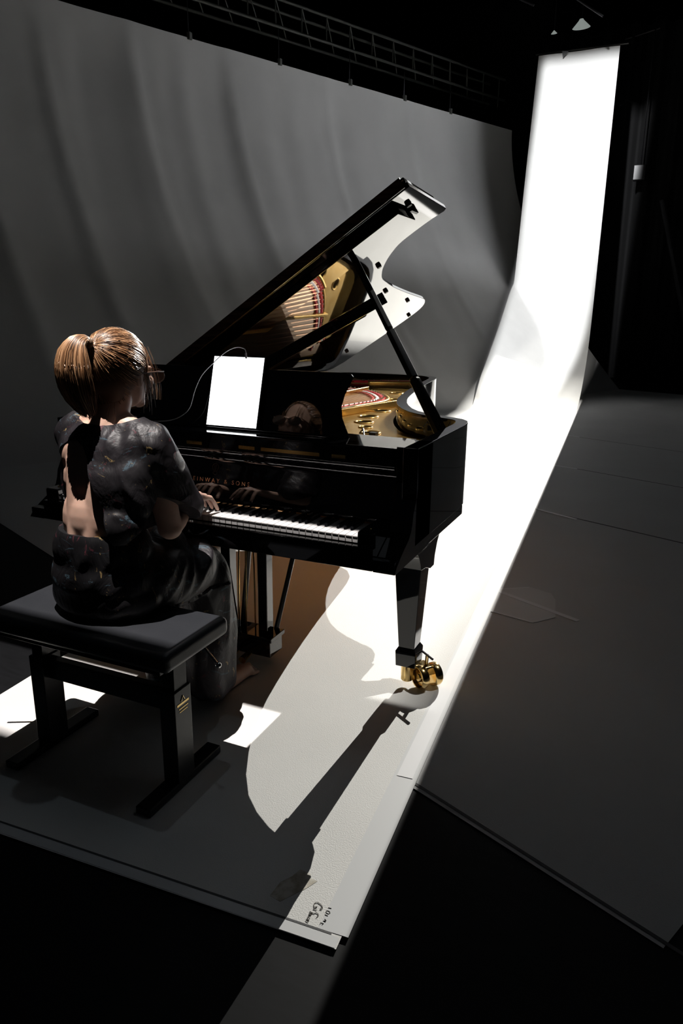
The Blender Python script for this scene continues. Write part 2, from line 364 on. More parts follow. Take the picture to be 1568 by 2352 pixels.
# cheeks (arms)
arm = [(.148, ZR), (.150, .95), (.156, .90), (.158, .865), (.150, .835), (.134, .81), (.122, .79), (.115, .76), (.105, .735), (.082, .712), (.045, .694), (.012, .676), (-.02, .655), (-.036, .636), (-.036, ZB), (.30, ZB), (.30, ZR)]
for x0, x1 in ((-.072, 0), (-W, -W + .072)): MB().prism(arm, x0, x1, 'x').build('arm', L_, piano, bevel=.003)
for x0, x1 in ((-.134, -.074), (-W + .074, -W + .134)):
    kb = MB().box(x0, x1, -.018, .150, ZB + .03, .752).build('key_block', L_, piano, bevel=.006, seg=3)
    MB().lathe([(.004, 0), (.004, .003), (.001, .0045)], Matrix.Translation(((x0 + x1) / 2, .02, .752)), 12).build('screw', M['brass'], kb)
MB().box(-W + .074, -.074, -.036, -.010, ZB, .708).build('key_slip', L_, piano, bevel=.003)
# fallboard
fb = [(.150, .735), (.152, .76), (.158, .80), (.166, .84), (.172, .87), (.175, .885), (.172, .897), (.164, .905), (.154, .912), (.150, .925), (.150, .935), (.20, .935), (.21, .85), (.19, .735)]
fall = MB().prism(fb, -W + .080, -.080, 'x').build('fallboard', L_, piano, smooth='auto')
MB().box(-W + .075, -.075, .148, .20, .925, .985).build('front_rail', L_, piano, bevel=.004)
MB().box(-W + .075, -.075, .150, .36, .978, .988).build('desk_shelf', L_, piano, bevel=.003)
for a, b in ((-.88, -.815), (-.66, -.595), (-.57, -.345), (-.30, -.25)):
    MB().box(a, b, .1465, .15, .940, .952).build('plate_reflection', M['gold'], piano)  # gold bars added for the lit plate's reflection through the desk gap
# letters
def text(s, size, loc, rot, mat, parent, name, align='CENTER', depth=.0004, spacing=1.):
    c = D.curves.new(name, 'FONT'); c.body = s; c.size = size; c.align_x = align; c.align_y = 'CENTER'; c.extrude = depth; c.space_character = spacing
    o = D.objects.new(name, c); COL.objects.link(o); o.location = loc; o.rotation_euler = rot
    dg = bpy.context.evaluated_depsgraph_get(); dg.update(); me = D.meshes.new_from_object(o.evaluated_get(dg)); me.transform(Euler(rot).to_matrix().to_4x4()); me.transform(Matrix.Translation(loc))
    D.objects.remove(o); o = D.objects.new(name, me); COL.objects.link(o); me.materials.clear(); me.materials.append(mat); adopt(o, parent); return o
tilt = math.atan2(.04, .008)
text('STEINWAY & SONS', .0215, (-.766, .1583, .8105), (math.radians(79), 0, 0), M['gilt'], fall, 'lettering', spacing=1.62)
mb = MB()
ly = [(.0, .022), (.008, .019), (.013, .010), (.011, .0), (.006, -.008), (.010, -.016), (.004, -.020), (-.004, -.020), (-.010, -.016), (-.006, -.008), (-.011, 0), (-.013, .010), (-.008, .019), (0, .022)]
mb.tube([(-.772 + x, .1635 + z * .18, .853 + z * .95) for x, z in ly], .0008, 6)
for k in (-.004, 0, .004): mb.tube([(-.772 + k, .1615, .842), (-.772 + k, .167, .870)], .0004, 5)
mb.build('lyre_emblem', M['gilt_dim'], fall)
# keys
KX = -.1355; kw = .0235
names = 'ABCDEFG'; whites = [names[i % 7] for i in range(52)]          # from the bass end
for i in range(52):
    xr_ = KX - (51 - i) * kw; x0 = xr_ - kw + .0007; x1 = xr_ - .0007
    wk = MB().box(x0, x1, 0, .150, KZ - .0035, KZ).box(x0 + .0006, x1 - .0006, .0025, .150, KZ - .022, KZ - .0035).build('white_key', M['ivory'], piano, bevel=.0007)
    if i < 51 and whites[i] in 'ACDFG':
        sh = {'A': 0, 'C': -.002, 'D': .002, 'F': -.0025, 'G': 0}[whites[i]]; c = xr_ + sh
        pr = [(.050, KZ - .002), (.053, KZ + .0105), (.058, KZ + .0125), (.150, KZ + .0125), (.150, KZ - .002)]
        MB().prism(pr, c - .0048, c + .0048, 'x').build('black_key', M['ebony'], piano, bevel=.0015)
# iron plate
pl = [p for p in offs(out, .062)]
pl = [(x, max(y, .40)) for x, y in pl if y > .40]
plate = MB().prism(pl, .885, .90).build('iron_plate', M['gold'], piano, bevel=.002)
MB().box(-W + .06, -.06, .30, .42, .86, .893).build('pin_block', M['gold'], plate)
for x, y, r in ((-.672, 1.368, .040), (-.619, 1.185, .036), (-.693, 1.596, .040), (-.472, .905, .036), (-.811, 2.107, .032), (-.92, 2.45, .034), (-.55, 1.04, .026), (-.78, 1.83, .024)):
    mm = Matrix.Translation((x, y, .9)); h = MB().lathe([(r * 1.35, -.002), (r * 1.33, .003), (r * 1.12, .006), (r, .004), (r * .97, .0005)], mm).build('rosette_ring', M['gold'], plate, smooth=True)
    MB().lathe([(r * .96, .001), (r * .95, .0016)], mm).build('rosette_hole', M['hole'], h)
reg = [(-1.42, .5), (-.80, .5), (-.86, 1.2), (-.875, 1.5), (-.835, 1.72), (-.80, 1.88), (-.81, 2.02), (-.87, 2.16), (-.99, 2.33), (-1.15, 2.45), (-1.30, 2.50), (-1.42, 2.50)]
MB().prism([(p.x, p.y) for p in catmull([(x, y, 0) for x, y in reg], 5, True)], .9005, .9035).build('string_bed', M['wood'], piano)
cv = [(-.875, 1.5), (-.835, 1.72), (-.80, 1.88), (-.81, 2.02), (-.87, 2.16), (-.99, 2.33), (-1.15, 2.45), (-1.30, 2.50)]
def band(d, r, mat, name, z):
    pts = catmull([(x - d * .8, y - d * .5, z) for x, y in cv], 6); MB().tube(pts, r, 8).build(name, mat, piano, smooth=True)
band(.010, .014, M['gold'], 'plate_bead', .905); band(.045, .015, M['red'], 'red_felt_band', .905); band(.078, .014, M['white_felt'], 'white_felt_band', .905); band(.105, .009, M['red'], 'felt_edge', .907)
cp = catmull([(x - .03, y - .02, 0) for x, y in cv], 5)
for k in range(0, len(cp), 1):
    MB().lathe([(.0035, .90), (.0035, .926), (.002, .928)], Matrix.Translation((cp[k].x, cp[k].y, 0)), 8).build('hitch_pin', M['steel'], plate)
nst = 64
for k in range(nst):
    t = k / (nst - 1); x0 = -1.40 + .62 * t; e = cp[int((1 - t) * (len(cp) - 1))]; 
    MB().tube([(x0, .50, .917), (x0 * .5 + e.x * .5 + .0, .5 + (e.y - .5) * .5, .918), (e.x, e.y, .915)], .0012 if t < .5 else .0008, 5).build('string', M['copper'] if t < .5 else M['steel'], piano)
for a, b in (((-.98, .55), (-.68, 1.85)), ((-1.20, .5), (-1.12, 2.44))):
    a, b = V(*a, .9), V(*b, .9); n = (b - a).normalized().cross(V(0, 0, 1)) * .011
    MB().prism([(p.x, p.y) for p in (a - n, b - n, b + n, a + n)], .9, .936).build('plate_bar', M['gold'], plate, bevel=.004)
mb = MB(); mb.tube([(-.50, .86, .905), (-.47, .82, .93), (-.44, .76, .91), (-.40, .74, .905), (-.36, .80, .905)], .004, 8).box(-.435, -.405, .80, .83, .9, .92)
mb.build('damper_lever', M['satin'], piano)
# music desk
a = math.radians(16); dm = Matrix.Translation((0, .262, .987)) @ Matrix.Rotation(-a, 4, 'X')
dk = [(-.288, 0), (-.305, .03), (-.327, .07), (-.335, .11), (-.328, .15), (-.312, .19), (-.302, .213), (-.310, .222), (-.33, .225)]
desk = dk + [(-W - x, z) for x, z in reversed(dk)]
MB().prism(desk, -.002, .012, 'y', dm).build('music_desk', L_, piano, bevel=.002)
MB().box(-1.15, -.35, .232, .262, .988, .994).build('desk_ledge', L_, piano, bevel=.002)
# lid
th = math.radians(33); lm = Matrix.Translation((-W, 0, 1.01)) @ Matrix.Rotation(-th, 4, 'Y')
lo = [(0, .61), (1.513, .626), (1.502, .9), (1.493, 1.135)] + [(p.x, p.y) for p in catmull([(1.478, 1.150, 0), (1.40, 1.130, 0), (1.271, 1.133, 0), (1.21, 1.166, 0), (1.149, 1.222, 0), (1.09, 1.298, 0), (1.051, 1.366, 0), (1.018, 1.44, 0), (.998, 1.523, 0), (.958, 1.743, 0), (.915, 2.08, 0), (.877, 2.432, 0), (.855, 2.53, 0), (.815, 2.61, 0), (.755, 2.665, 0), (.66, 2.69, 0), (.50, 2.70, 0)], 4)] + [(.1, 2.70), (.02, 2.66), (0, 2.58)]
lid = MB().prism(lo, 0, .020, 'z', lm).build('lid', L_, piano, smooth='auto', bevel=.002)
MB().prism([(0.02, .615), (1.508, .630), (1.492, 1.02), (1.46, 1.08), (0.02, 1.08)], .022, .042, 'z', lm).build('lid_front_flap', M['lacquer'], piano, bevel=.002)
MB().box(0.02, 1.50, .607, .613, .001, .041, lm).build('front_hinge_reflection', M['brown'], lid)  # brown strip stands in for the reflection along the lid's front edge
bar = MB().box(.30, 1.415, .700, .895, -.030, 0, lm).build('lid_brace', L_, lid, bevel=.003)
r1 = Matrix.Translation((.86, 1.82, 0)) @ Matrix.Rotation(math.radians(28), 4, 'Z')
MB().box(-.78, 0, -.022, .022, -.032, 0, lm @ r1).build('lid_brace', L_, lid, bevel=.003)
for x, y in ((1.10, 1.215), (.925, 1.69), (.855, 2.20), (.70, 2.60), (.277, 2.42), (1.448, .769)): MB().lathe([(.011, -.012), (.013, 0)], lm @ Matrix.Translation((x, y, 0)), 12).build('lid_buffer', M['rubber'], lid)
MB().box(1.43, 1.442, .80, .88, -.02, -.0, lm).build('prop_cup', M['satin'], lid, bevel=.002)
for y in (.75, 1.6, 2.45): MB().tube([(-W - .002, y - .05, 1.005), (-W - .002, y + .05, 1.005)], .007, 10).build('lid_hinge', M['brass'], piano)
# prop stick
pa = V(-.052, .60, .955); pb = lm @ V(1.125, .885, -.012); d_ = pb - pa
def stick(t0, t1, w0, w1, name):
    p0, p1 = pa + d_ * t0, pa + d_ * t1; MB().tube([p0, p0 + (p1 - p0) * .03, p1 - (p1 - p0) * .03, p1], [w0 * .7, w0, w1, w1 * .7], 6).build(name, M['satin'], prop)
prop = MB().tube([pa, pa + d_ * .30, pa + d_ * .31], [.027, .022, .018], 8).build('lid_prop', M['satin'], piano)
stick(.31, .58, .021, .020, 'prop_section'); stick(.58, 1., .017, .015, 'prop_section')
MB().lathe([(.004, -.016), (.004, .016)], Matrix.Translation(pa + d_ * .31) @ Matrix.Rotation(PI / 2, 4, 'X'), 8).build('prop_pin', M['chrome'], prop)
# legs
def leg(cx, cy, sgn):
    shaft = []
    def sect(z, wx, wy, ox=0, oy=0): return [V(cx + ox + a * wx / 2, cy + oy + b * wy / 2, z) for a, b in ((-1, -1), (1, -1), (1, 1), (-1, 1))]
    def loft(secs):
        m_ = MB(); v = [p for s_ in secs for p in s_]; n = len(secs)
        f = [(i * 4 + k, i * 4 + (k + 1) % 4, (i + 1) * 4 + (k + 1) % 4, (i + 1) * 4 + k) for i in range(n - 1) for k in range(4)] + [(3, 2, 1, 0), tuple(range(4 * n - 4, 4 * n))]
        return m_.add(v, f)
    lg = loft([sect(.168, .062, .072), sect(.475, .098, .100), sect(ZB, .104, .104)]).build('leg', L_, piano, bevel=.002)
    loft([sect(.098, .078, .086), sect(.160, .082, .092), sect(.176, .064, .074)]).build('leg_foot', L_, lg, bevel=.002)
    cap_ = [(cy + .06, .473), (cy + .105, .473), (cy + .112, .51), (cy + .135, .555), (cy + .17, .595), (cy + .215, .62), (cy + .25, .634), (cy - .24, .634), (cy - .18, .622), (cy - .12, .595), (cy - .08, .56), (cy - .058, .525), (cy - .05, .50), (cy + .0, .495)]
    MB().prism(cap_, cx - .052, cx + .052, 'x').build('leg_bracket', L_, lg, bevel=.002)
    ang = math.radians(-38) if sgn > 0 else math.radians(30)
    base = Matrix.Translation((cx + .01, cy + .0, 0))
    MB().lathe([(.020, .030), (.024, .034), (.024, .098)], base @ Matrix.Translation((-.012, -.01, 0)), 20).build('caster_stem', M['brass'], lg, smooth='auto')
    hub = base @ Matrix.Translation((.062, .012, .054)) @ Matrix.Rotation(ang, 4, 'Z')
    MB().box(-.055, .012, -.022, .022, .0, .040, hub).build('caster_fork', M['brass'], lg, bevel=.008, seg=3)
    wm = hub @ Matrix.Rotation(PI / 2, 4, 'X')
    for sd in (-1, 1):
        pf = [(.012, .014), (.040, .014), (.045, .020), (.046, .040), (.043, .046), (.039, .046), (.036, .030), (.020, .026), (.017, .040), (.014, .043), (.004, .043)]
        wh = MB().lathe([(r, z * sd) for r, z in pf], wm @ Matrix.Scale(1, 4), 30).build('caster_wheel', M['brass'], lg, smooth='auto')
    MB().tube([hub @ V(-.01, 0, .03), hub @ V(-.005, 0, .085)], .007, 8).build('brake_stem', M['brass'], lg)
    bm_ = MB().tube([hub @ V(-.04, .0, .085), hub @ V(.032, .0, .082)], .0045, 8).build('brake_lever', M['rubber'], lg)
    return lg
leg(-.105, .445, 1); leg(-W + .105, .445, -1); leg(-1.02, 2.35, 1)
# lyre
def bx(name, *a, bev=.003, par=None, mat=None): return MB().box(*a).build(name, mat or L_, par or piano, bevel=bev)
bx('lyre_post', -.733, -.690, .37, .42, .125, .64); bx('lyre_post', -.905, -.862, .37, .42, .125, .64)
lb = bx('lyre_box', -.93, -.665, .345, .445, .040, .110); bx('lyre_cap', -.94, -.655, .338, .452, .108, .128, par=lb)
MB().tube([(-.78, .42, .64), (-.845, .43, .12)], .012, 6).build('lyre_brace', M['satin'], piano)
MB().tube([(-.64, .62, .64), (-.69, .44, .12)], .011, 6).build('lyre_brace', M['satin'], piano)
for x0, x1 in ((-.83, -.845), (-.80, -.81), (-.765, -.765)): MB().tube([(x0, .40, .64), (x1, .40, .12)], .0035, 8).build('pedal_rod', M['brass'], piano)
for x in (-.86, -.80, -.74): MB().tube([(x, .35, .07), (x, .30, .066), (x, .25, .058)], [.008, .012, .016], 10).build('pedal', M['brass'], piano)

# ------------------------------------------------------------------ tablet and cable
ta = math.radians(16); tm = Matrix.Translation((0, .252, .992)) @ Matrix.Rotation(-ta, 4, 'X')
tab = MB().box(-.861, -.641, -.012, -.006, 0, .262, tm).build('tablet', M['device'], bevel=.002)
tag(tab, 'tablet with a blank white lit screen leaning on the music desk', 'tablet')
MB().box(-.857, -.645, -.0135, -.0122, .004, .258, tm).build('screen', M['screen'], tab)
cb = [(-.691, .262, 1.247), (-.692, .262, 1.268), (-.70, .262, 1.278), (-.731, .262, 1.281), (-.778, .265, 1.263), (-.836, .265, 1.22), (-.886, .265, 1.175), (-.908, .25, 1.122), (-.921, .235, 1.064), (-.943, .225, 1.035), (-.985, .21, 1.012), (-1.047, .19, 1.004), (-1.20, .17, .998)]
cable = MB().tube(catmull(cb, 6), .0017, 8).build('charging_cable', M['cable'], smooth=True); tag(cable, 'thin white charging cable looping from the top of the lit tablet', 'cable')
MB().tube([(-.691, .262, 1.243), (-.6915, .262, 1.262)], .0035, 8).build('plug', M['cable'], cable)

# ------------------------------------------------------------------ bench
bench = thing('piano_bench', 'black leather piano bench with two steel T legs under the seated person', 'bench', (-.79, -.41, 0))
_s = MB().box(-1.155, -.455, -.565, -.255, .445, .505).build('seat', M['leather'], bench, bevel=.020, seg=5)
MB().box(-1.12, -.50, -.54, -.28, .425, .447).build('seat_frame', M['satin'], bench, bevel=.002)
for x in (-1.05, -.535):
    MB().box(x - .026, x + .026, -.61, -.25, .0085, .034).build('foot_bar', M['satin'], bench, bevel=.004)
    ps = MB().box(x - .028, x + .028, -.475, -.395, .03, .335).build('leg', M['satin'], bench, bevel=.003)
    MB().box(x - .022, x + .022, -.465, -.405, .335, .43).build('inner_post', M['satin'], ps, bevel=.002)
MB().box(-1.05 + .025, -.535 - .025, -.45, -.42, .255, .325).build('cross_bar', M['satin'], bench, bevel=.003)
ck = MB().tube([(-.50, -.33, .425), (-.425, -.365, .395)], .004, 10).build('height_knob_rod', M['chrome'], bench)
MB().ell((-.425, -.365, .395), (.009, .009, .009)).build('knob', M['chrome'], ck, smooth=True)
MB().tube([(-1.13, -.40, .43), (-1.23, -.45, .415)], .004, 10).build('height_knob_rod', M['chrome'], bench)
lbm = Matrix.Translation((-.5065, -.437, .285)) @ Matrix.Rotation(PI / 2, 4, 'Z') @ Matrix.Rotation(PI / 2, 4, 'X')
mb = MB().box(-.028, .028, .0, .007, 0, .0008, lbm).box(-.020, .024, -.012, -.009, 0, .0008, lbm).box(-.018, .02, -.022, -.0195, 0, .0008, lbm).tube([lbm @ V(-.008, .012, .0004), lbm @ V(0, .028, .0004), lbm @ V(.008, .012, .0004)], .0018, 5)
mb.build('gold_badge', M['brass'], bench)

# ------------------------------------------------------------------ person
person = thing('person', 'person with a ponytail in a black printed satin outfit, seated and playing the piano', 'person', (-.82, -.34, 0))
B = MB()
def skull(b, k=1.):
    b.ell((-.79, -.292, 1.262), (.073 * k, .090 * k, .088 * k)); b.ell((-.79, -.262, 1.205), (.058 * k, .072 * k, .085 * k))
skull(B)
B.ell((-.79, -.222, 1.155), (.030, .030, .032)); B.ell((-.79, -.205, 1.132), (.020, .018, .016))
B.ell((-.79, -.188, 1.215), (.011, .018, .026)); B.ell((-.79, -.176, 1.202), (.013, .013, .010))
B.ell((-.79, -.195, 1.167), (.022, .012, .007)); B.ell((-.79, -.195, 1.158), (.019, .012, .007))
for sx in (-1, 1):
    B.ell((-.79 + sx * .034, -.203, 1.198), (.022, .018, .022)); B.ell((-.79 + sx * .030, -.196, 1.238), (.02, .012, .007))
    B.ell((-.79 + sx * .067, -.278, 1.218), (.010, .020, .032), Matrix.Rotation(sx * .25, 3, 'Z'))
B.cap((-.795, -.345, 1.07), (-.79, -.300, 1.18), .054, .049)
for sx, cx in ((-1, -.80), (1, -.805)):
    B.cap((cx + sx * .02, -.325, 1.095), (cx + sx * .145, -.33, 1.040), .042, .036)
B.ell((-.81, -.345, 1.00), (.148, .088, .10)); B.ell((-.81, -.36, .92), (.130, .098, .13)); B.ell((-.815, -.392, .80), (.115, .086, .13))
B.ell((-.82, -.385, .68), (.140, .100, .12)); B.ell((-.88, -.37, .60), (.07, .08, .07)); B.ell((-.765, -.37, .60), (.07, .08, .07))
# spine groove is left by the two back muscles
B.cap((-.845, -.455, .76), (-.855, -.418, .98), .026, .030); B.cap((-.785, -.455, .76), (-.775, -.418, .98), .026, .030)
B.ell((-.875, -.385, 1.0), (.05, .05, .075), Matrix.Rotation(.3, 3, 'Y')); B.ell((-.745, -.385, 1.0), (.05, .05, .075), Matrix.Rotation(-.3, 3, 'Y'))
def arm_(sh, el, wr):
    B.cap(sh, el, .047, .036); B.ell(el, (.038, .038, .038)); mid = Vector(el).lerp(Vector(wr), .3); B.cap(el, mid, .036, .037); B.cap(mid, wr, .037, .023)
arm_((-.654, -.33, 1.030), (-.637, -.285, .772), (-.712, -.095, .792)); arm_((-.945, -.32, 1.042), (-.985, -.235, .780), (-.935, -.09, .792))
def hand(wr, kn, thumb_side, spread, tips):
    wr, kn = Vector(wr), Vector(kn); f_ = (kn - wr).normalized(); s_ = f_.cross(V(0, 0, 1)).normalized() * thumb_side   # towards the thumb
    roots = []
    for k in range(4):
        o_ = (1.5 - k) * .0195; root = kn + s_ * o_ + V(0, 0, -.004 * abs(k - 1)) - f_ * (.004 * abs(k - 1)); roots.append(root)
        B.cap(wr + s_ * o_ * .45 + f_ * .01, root, .0165, .0115, 12)
    B.cap(wr, wr + f_ * .04, .022, .020, 14)
    for k, root in enumerate(roots):
        tip = Vector(tips[k]); ln = (.072, .080, .074, .058)[k]
        mid1 = root.lerp(tip, .42) + V(0, 0, .018); mid2 = root.lerp(tip, .78) + V(0, 0, .010)
        B.cap(root, mid1, .0098, .0090, 12); B.cap(mid1, mid2, .0088, .0080, 12); B.cap(mid2, tip, .0080, .0068, 12)
    tb = wr + f_ * .025 + s_ * .024 + V(0, 0, -.008); t2 = tb + s_ * .022 + f_ * .030 + V(0, 0, -.012); t3 = Vector(tips[4])
    B.cap(wr + f_ * .012 + s_ * .01, tb, .018, .0135, 12); B.cap(tb, t2, .0125, .010, 12); B.cap(t2, t3, .0098, .0082, 12)
z_ = KZ + .008
hand((-.712, -.095, .792), (-.722, -.018, .808), -1, 0, [(-.772, .045, z_ + .002), (-.746, .058, z_ + .004), (-.718, .056, z_ + .002), (-.684, .040, z_ + .004), (-.790, .005, z_)])
hand((-.935, -.09, .792), (-.915, -.015, .806), 1, 0, [(-.876, .045, z_), (-.902, .058, z_), (-.930, .054, z_), (-.958, .036, z_), (-.858, .002, z_)])
for sx, kx, ax in ((-1, -.955, -.945), (1, -.705, -.722)):
    hx = -.82 + sx * .085
    B.cap((hx, -.33, .592), (kx, -.02, .545), .062, .052); B.cap((kx, -.02, .545), ((kx + ax) / 2, .02, .38), .055, .056); B.cap(((kx + ax) / 2, .02, .38), (ax, .085, .085), .056, .031)
    B.cap((ax, .08, .045), (ax, .10, .10), .034, .032); B.cap((ax, .085, .034), (ax + .012, .235, .028), .032, .026)
    B.ell((ax - .002, .20, .032), (.040, .060, .026))
    for k in range(5):
        o_ = (-.032 + .016 * k) * (sx); ty = .300 - .009 * k - (.004 if k == 0 else 0); rr = .0125 if k == 0 else .0085
        B.cap((ax + .008 - o_ * -1, .235, .022), (ax + .014 - o_ * -1, ty, .016), rr + .002, rr, 10)
body = voxel(B, 'body', M['skin'], .0042, 5, person, clamp=lambda v: setattr(v.co, 'z', max(v.co.z, .013)))

# clothes
def folds(p):
    n1 = noise.noise(V(p.x * 5 + p.z * 3, p.y * 3, p.z * 7)); n2 = noise.noise(V(p.x * 16, p.y * 9 + p.z * 8, p.z * 5 + 3)); n3 = noise.noise(p * 38)
    return .010 * n1 + .009 * (1 - abs(n2) * 2.4) * .6 + .0018 * n3
T = MB()
T.ell((-.80, -.335, 1.00), (.168, .112, .100)); T.ell((-.795, -.350, .90), (.168, .130, .15)); T.ell((-.785, -.365, .80), (.160, .128, .10)); T.ell((-.72, -.32, .84), (.11, .12, .13))
T.ell((-.70, -.36, .90), (.085, .085, .15)); T.ell((-.70, -.32, .80), (.09, .10, .08))
T.cap((-.82, -.33, 1.075), (-.945, -.32, 1.045), .056, .058); T.cap((-.80, -.33, 1.075), (-.655, -.325, 1.040), .056, .062)
T.cap((-.655, -.325, 1.035), (-.645, -.25, .82), .064, .076); T.cap((-.945, -.315, 1.035), (-.985, -.23, .82), .058, .062)
T.cap((-.655, -.33, .99), (-.648, -.20, .82), .06, .058); T.cap((-.69, -.34, 1.02), (-.68, -.27, .80), .07, .08)
blouse = voxel(T, 'blouse', M['fabric'], .0065, 26, person, disp=folds)
cut = [(-.838, 1.052), (-.80, 1.03), (-.778, .99), (-.752, .93), (-.728, .87), (-.705, .80), (-.69, .70), (-1.12, .70), (-1.10, .84), (-1.00, .95), (-.955, .985), (-.905, 1.018), (-.87, 1.04)]
boolean(blouse, MB().prism(cut, -.80, -.385, 'y'))
boolean(blouse, MB().ell((-.80, -.335, 1.150), (.145, .115, .075)))
rm = Matrix.Translation((-.645, -.24, .816)) @ Euler((math.radians(-32), math.radians(-8), 0)).to_matrix().to_4x4()
boolean(blouse, MB().box(-.085, .25, -.14, .3, -.25, .0, rm))
boolean(blouse, MB().box(-1.2, -.90, -.6, .1, .6, .80))
boolean(blouse, MB().box(-1.2, -.4, -.6, .1, .6, .755))
for p in blouse.data.polygons: p.use_smooth = True
blouse.data.set_sharp_from_angle(angle=math.radians(50))
P = MB(); P.ell((-.825, -.372, .70), (.158, .128, .13))
P.ell((-.825, -.365, .62), (.180, .143, .13)); P.ell((-.82, -.385, .74), (.138, .108, .085)); P.ell((-.82, -.37, .56), (.19, .130, .09))
P.cap((-.725, -.30, .60), (-.705, -.05, .545), .106, .086); P.cap((-.92, -.30, .60), (-.955, -.05, .545), .106, .086)
P.ell((-.82, -.16, .585), (.16, .19, .075)); P.ell((-.70, -.10, .57), (.09, .10, .09)); P.ell((-.76, -.20, .68), (.09, .08, .05))
P.cap((-.705, -.025, .53), (-.712, .015, .30), .090, .084); P.cap((-.712, .015, .30), (-.742, .035, .085), .086, .088)
P.cap((-.955, -.025, .53), (-.95, .02, .30), .090, .088); P.cap((-.95, .02, .30), (-.945, .045, .085), .090, .090)
def folds2(p):
    a_ = p.y * 11 - p.z * 9 + p.x * 5; lap = max(0, min(1, (p.y + .32) * 3)) * max(0, min(1, (p.z - .45) * 9))
    n1 = noise.noise(V(p.x * 4, p.y * 5, p.z * 5 + 7)); r = (1 - abs(noise.noise(V(a_, p.x * 4 - p.y * 2, p.z * 3))) * 2.6)
    rv = (1 - abs(noise.noise(V(p.x * 14, p.y * 14, p.z * 2.5 + 4))) * 2.4)
    return .010 * n1 * (1 if p.z < .6 else .3) + .016 * r * lap + (.009 * rv if p.z < .5 else .004 * r)
def seatclamp(v):
    c = v.co
    if c.y < -.235 and c.z < .5065 and c.z > .40: c.z = .5065
    if c.z < .018: c.z = .018
trousers = voxel(P, 'trousers', M['fabric'], .0065, 26, person, disp=folds2, clamp=seatclamp)
boolean(trousers, MB().box(-1.2, -.4, -.8, .4, .775, 1.0))
boolean(trousers, MB().box(-1.2, -.4, -.3, .6, -.1, .030))
boolean(trousers, MB().box(-.80, -.60, .10, .5, -.1, .085))
for p in trousers.data.polygons: p.use_smooth = True
trousers.data.set_sharp_from_angle(angle=math.radians(50))

# hair: scalp base, strands swept back to the tie, and the ponytail
H = MB(); H.ell((-.79, -.300, 1.268), (.078, .092, .090)); H.ell((-.79, -.325, 1.225), (.071, .070, .080)); H.ell((-.79, -.335, 1.18), (.052, .042, .05))
base = voxel(H, 'hair', M['hairbase'], .006, 4, person)
cutb = MB().prism([(-.245, 1.30), (-.255, 1.25), (-.283, 1.21), (-.30, 1.17), (-.33, 1.13), (-.33, 1.05), (-.1, 1.05), (-.1, 1.32), (-.215, 1.325)], -1., -.6, 'x')
boolean(base, cutb)
for p in base.data.polygons: p.use_smooth = True
tie = V(-.790, -.402, 1.318)
HC = V(-.79, -.300, 1.262)
def strands(lines, name, r):
    mb = MB(); tones = []
    for pts in lines:
        n0 = len(mb.v); rr = r * rnd.uniform(.7, 1.3); mb.tube(pts, [rr * .6] + [rr] * (len(pts) - 2) + [rr * .3], 4, False); t = min(1, max(0, rnd.gauss(.5, .32))); tones += [t] * (len(mb.v) - n0)
    o = mb.build(name, M['hair'], smooth=True)
    at = o.data.attributes.new('tone', 'FLOAT', 'POINT')
    for k, t in enumerate(tones): at.data[k].value = t
    adopt(o, base); return o
lines = []
hl = catmull([(-.79, -.212, 1.325), (-.752, -.218, 1.310), (-.730, -.238, 1.275), (-.722, -.262, 1.240), (-.722, -.285, 1.205), (-.735, -.312, 1.165), (-.755, -.348, 1.135), (-.79, -.368, 1.130),
              (-.825, -.348, 1.135), (-.845, -.312, 1.165), (-.858, -.285, 1.205), (-.858, -.262, 1.240), (-.850, -.238, 1.275), (-.828, -.218, 1.310)], 60, True)
for k in range(1500):
    s_ = Vector(hl[rnd.randrange(len(hl))]); s_ = s_.lerp(tie, rnd.random() ** 2 * .55); pts = []
    lift = rnd.uniform(.0, .0045)
    for j in range(9):
        t = j / 8; p = s_.lerp(tie, t); q = p - HC; q = V(q.x / .080, q.y / .098, q.z / .092)
        if p.z < HC.z: q.z *= .78; 
        k_ = q.length
        if k_ < 1.0 + (.0 if t < .85 else -.2):
            tgt = 1.0 + lift * 10; blend = 1 if t < .75 else max(0, (1 - t) / .25); q = q.normalized() * (k_ + (tgt - k_) * blend)
        if p.z < HC.z: q.z /= .78
        p = HC + V(q.x * .080, q.y * .098, q.z * .092) + V(rnd.gauss(0, .0006), rnd.gauss(0, .0006), rnd.gauss(0, .0006)); pts.append(p)
    lines.append(pts)
strands(lines, 'swept_strands', .0011)
ctr = [V(-.790, -.396, 1.316), V(-.794, -.412, 1.325), V(-.800, -.430, 1.318), V(-.806, -.444, 1.290), V(-.808, -.448, 1.252), V(-.807, -.446, 1.21), V(-.802, -.434, 1.165), V(-.795, -.410, 1.115)]
rad = [.010, .017, .028, .043, .052, .053, .044, .022]; frames = []
for j in range(8):
    t_ = (ctr[min(j + 1, 7)] - ctr[max(j - 1, 0)]).normalized(); e1 = V(1, 0, 0); e1 = (e1 - t_ * e1.dot(t_)).normalized(); frames.append((e1, t_.cross(e1)))
lines = []
for k in range(1600):
    a_ = rnd.uniform(0, 2 * PI); rr = rnd.random() ** .33; ox, oy = rr * math.cos(a_), rr * math.sin(a_); end = rnd.uniform(.74, 1.0); ph = rnd.uniform(0, 6); pts = []
    for j in range(8):
        f = j * (end if j > 4 else 1) if j > 4 else j; i0 = int(f); i1 = min(i0 + 1, 7); u_ = f - i0
        c = ctr[i0].lerp(ctr[i1], u_); w_ = rad[i0] * (1 - u_) + rad[i1] * u_; e1, e2 = frames[i0]; wob = .0016 * math.sin(ph + j * 1.3)
        pts.append(c + e1 * (ox * w_ + wob) + e2 * (oy * w_ * .82))
    lines.append(catmull(pts, 2))
strands(lines, 'ponytail', .0013)
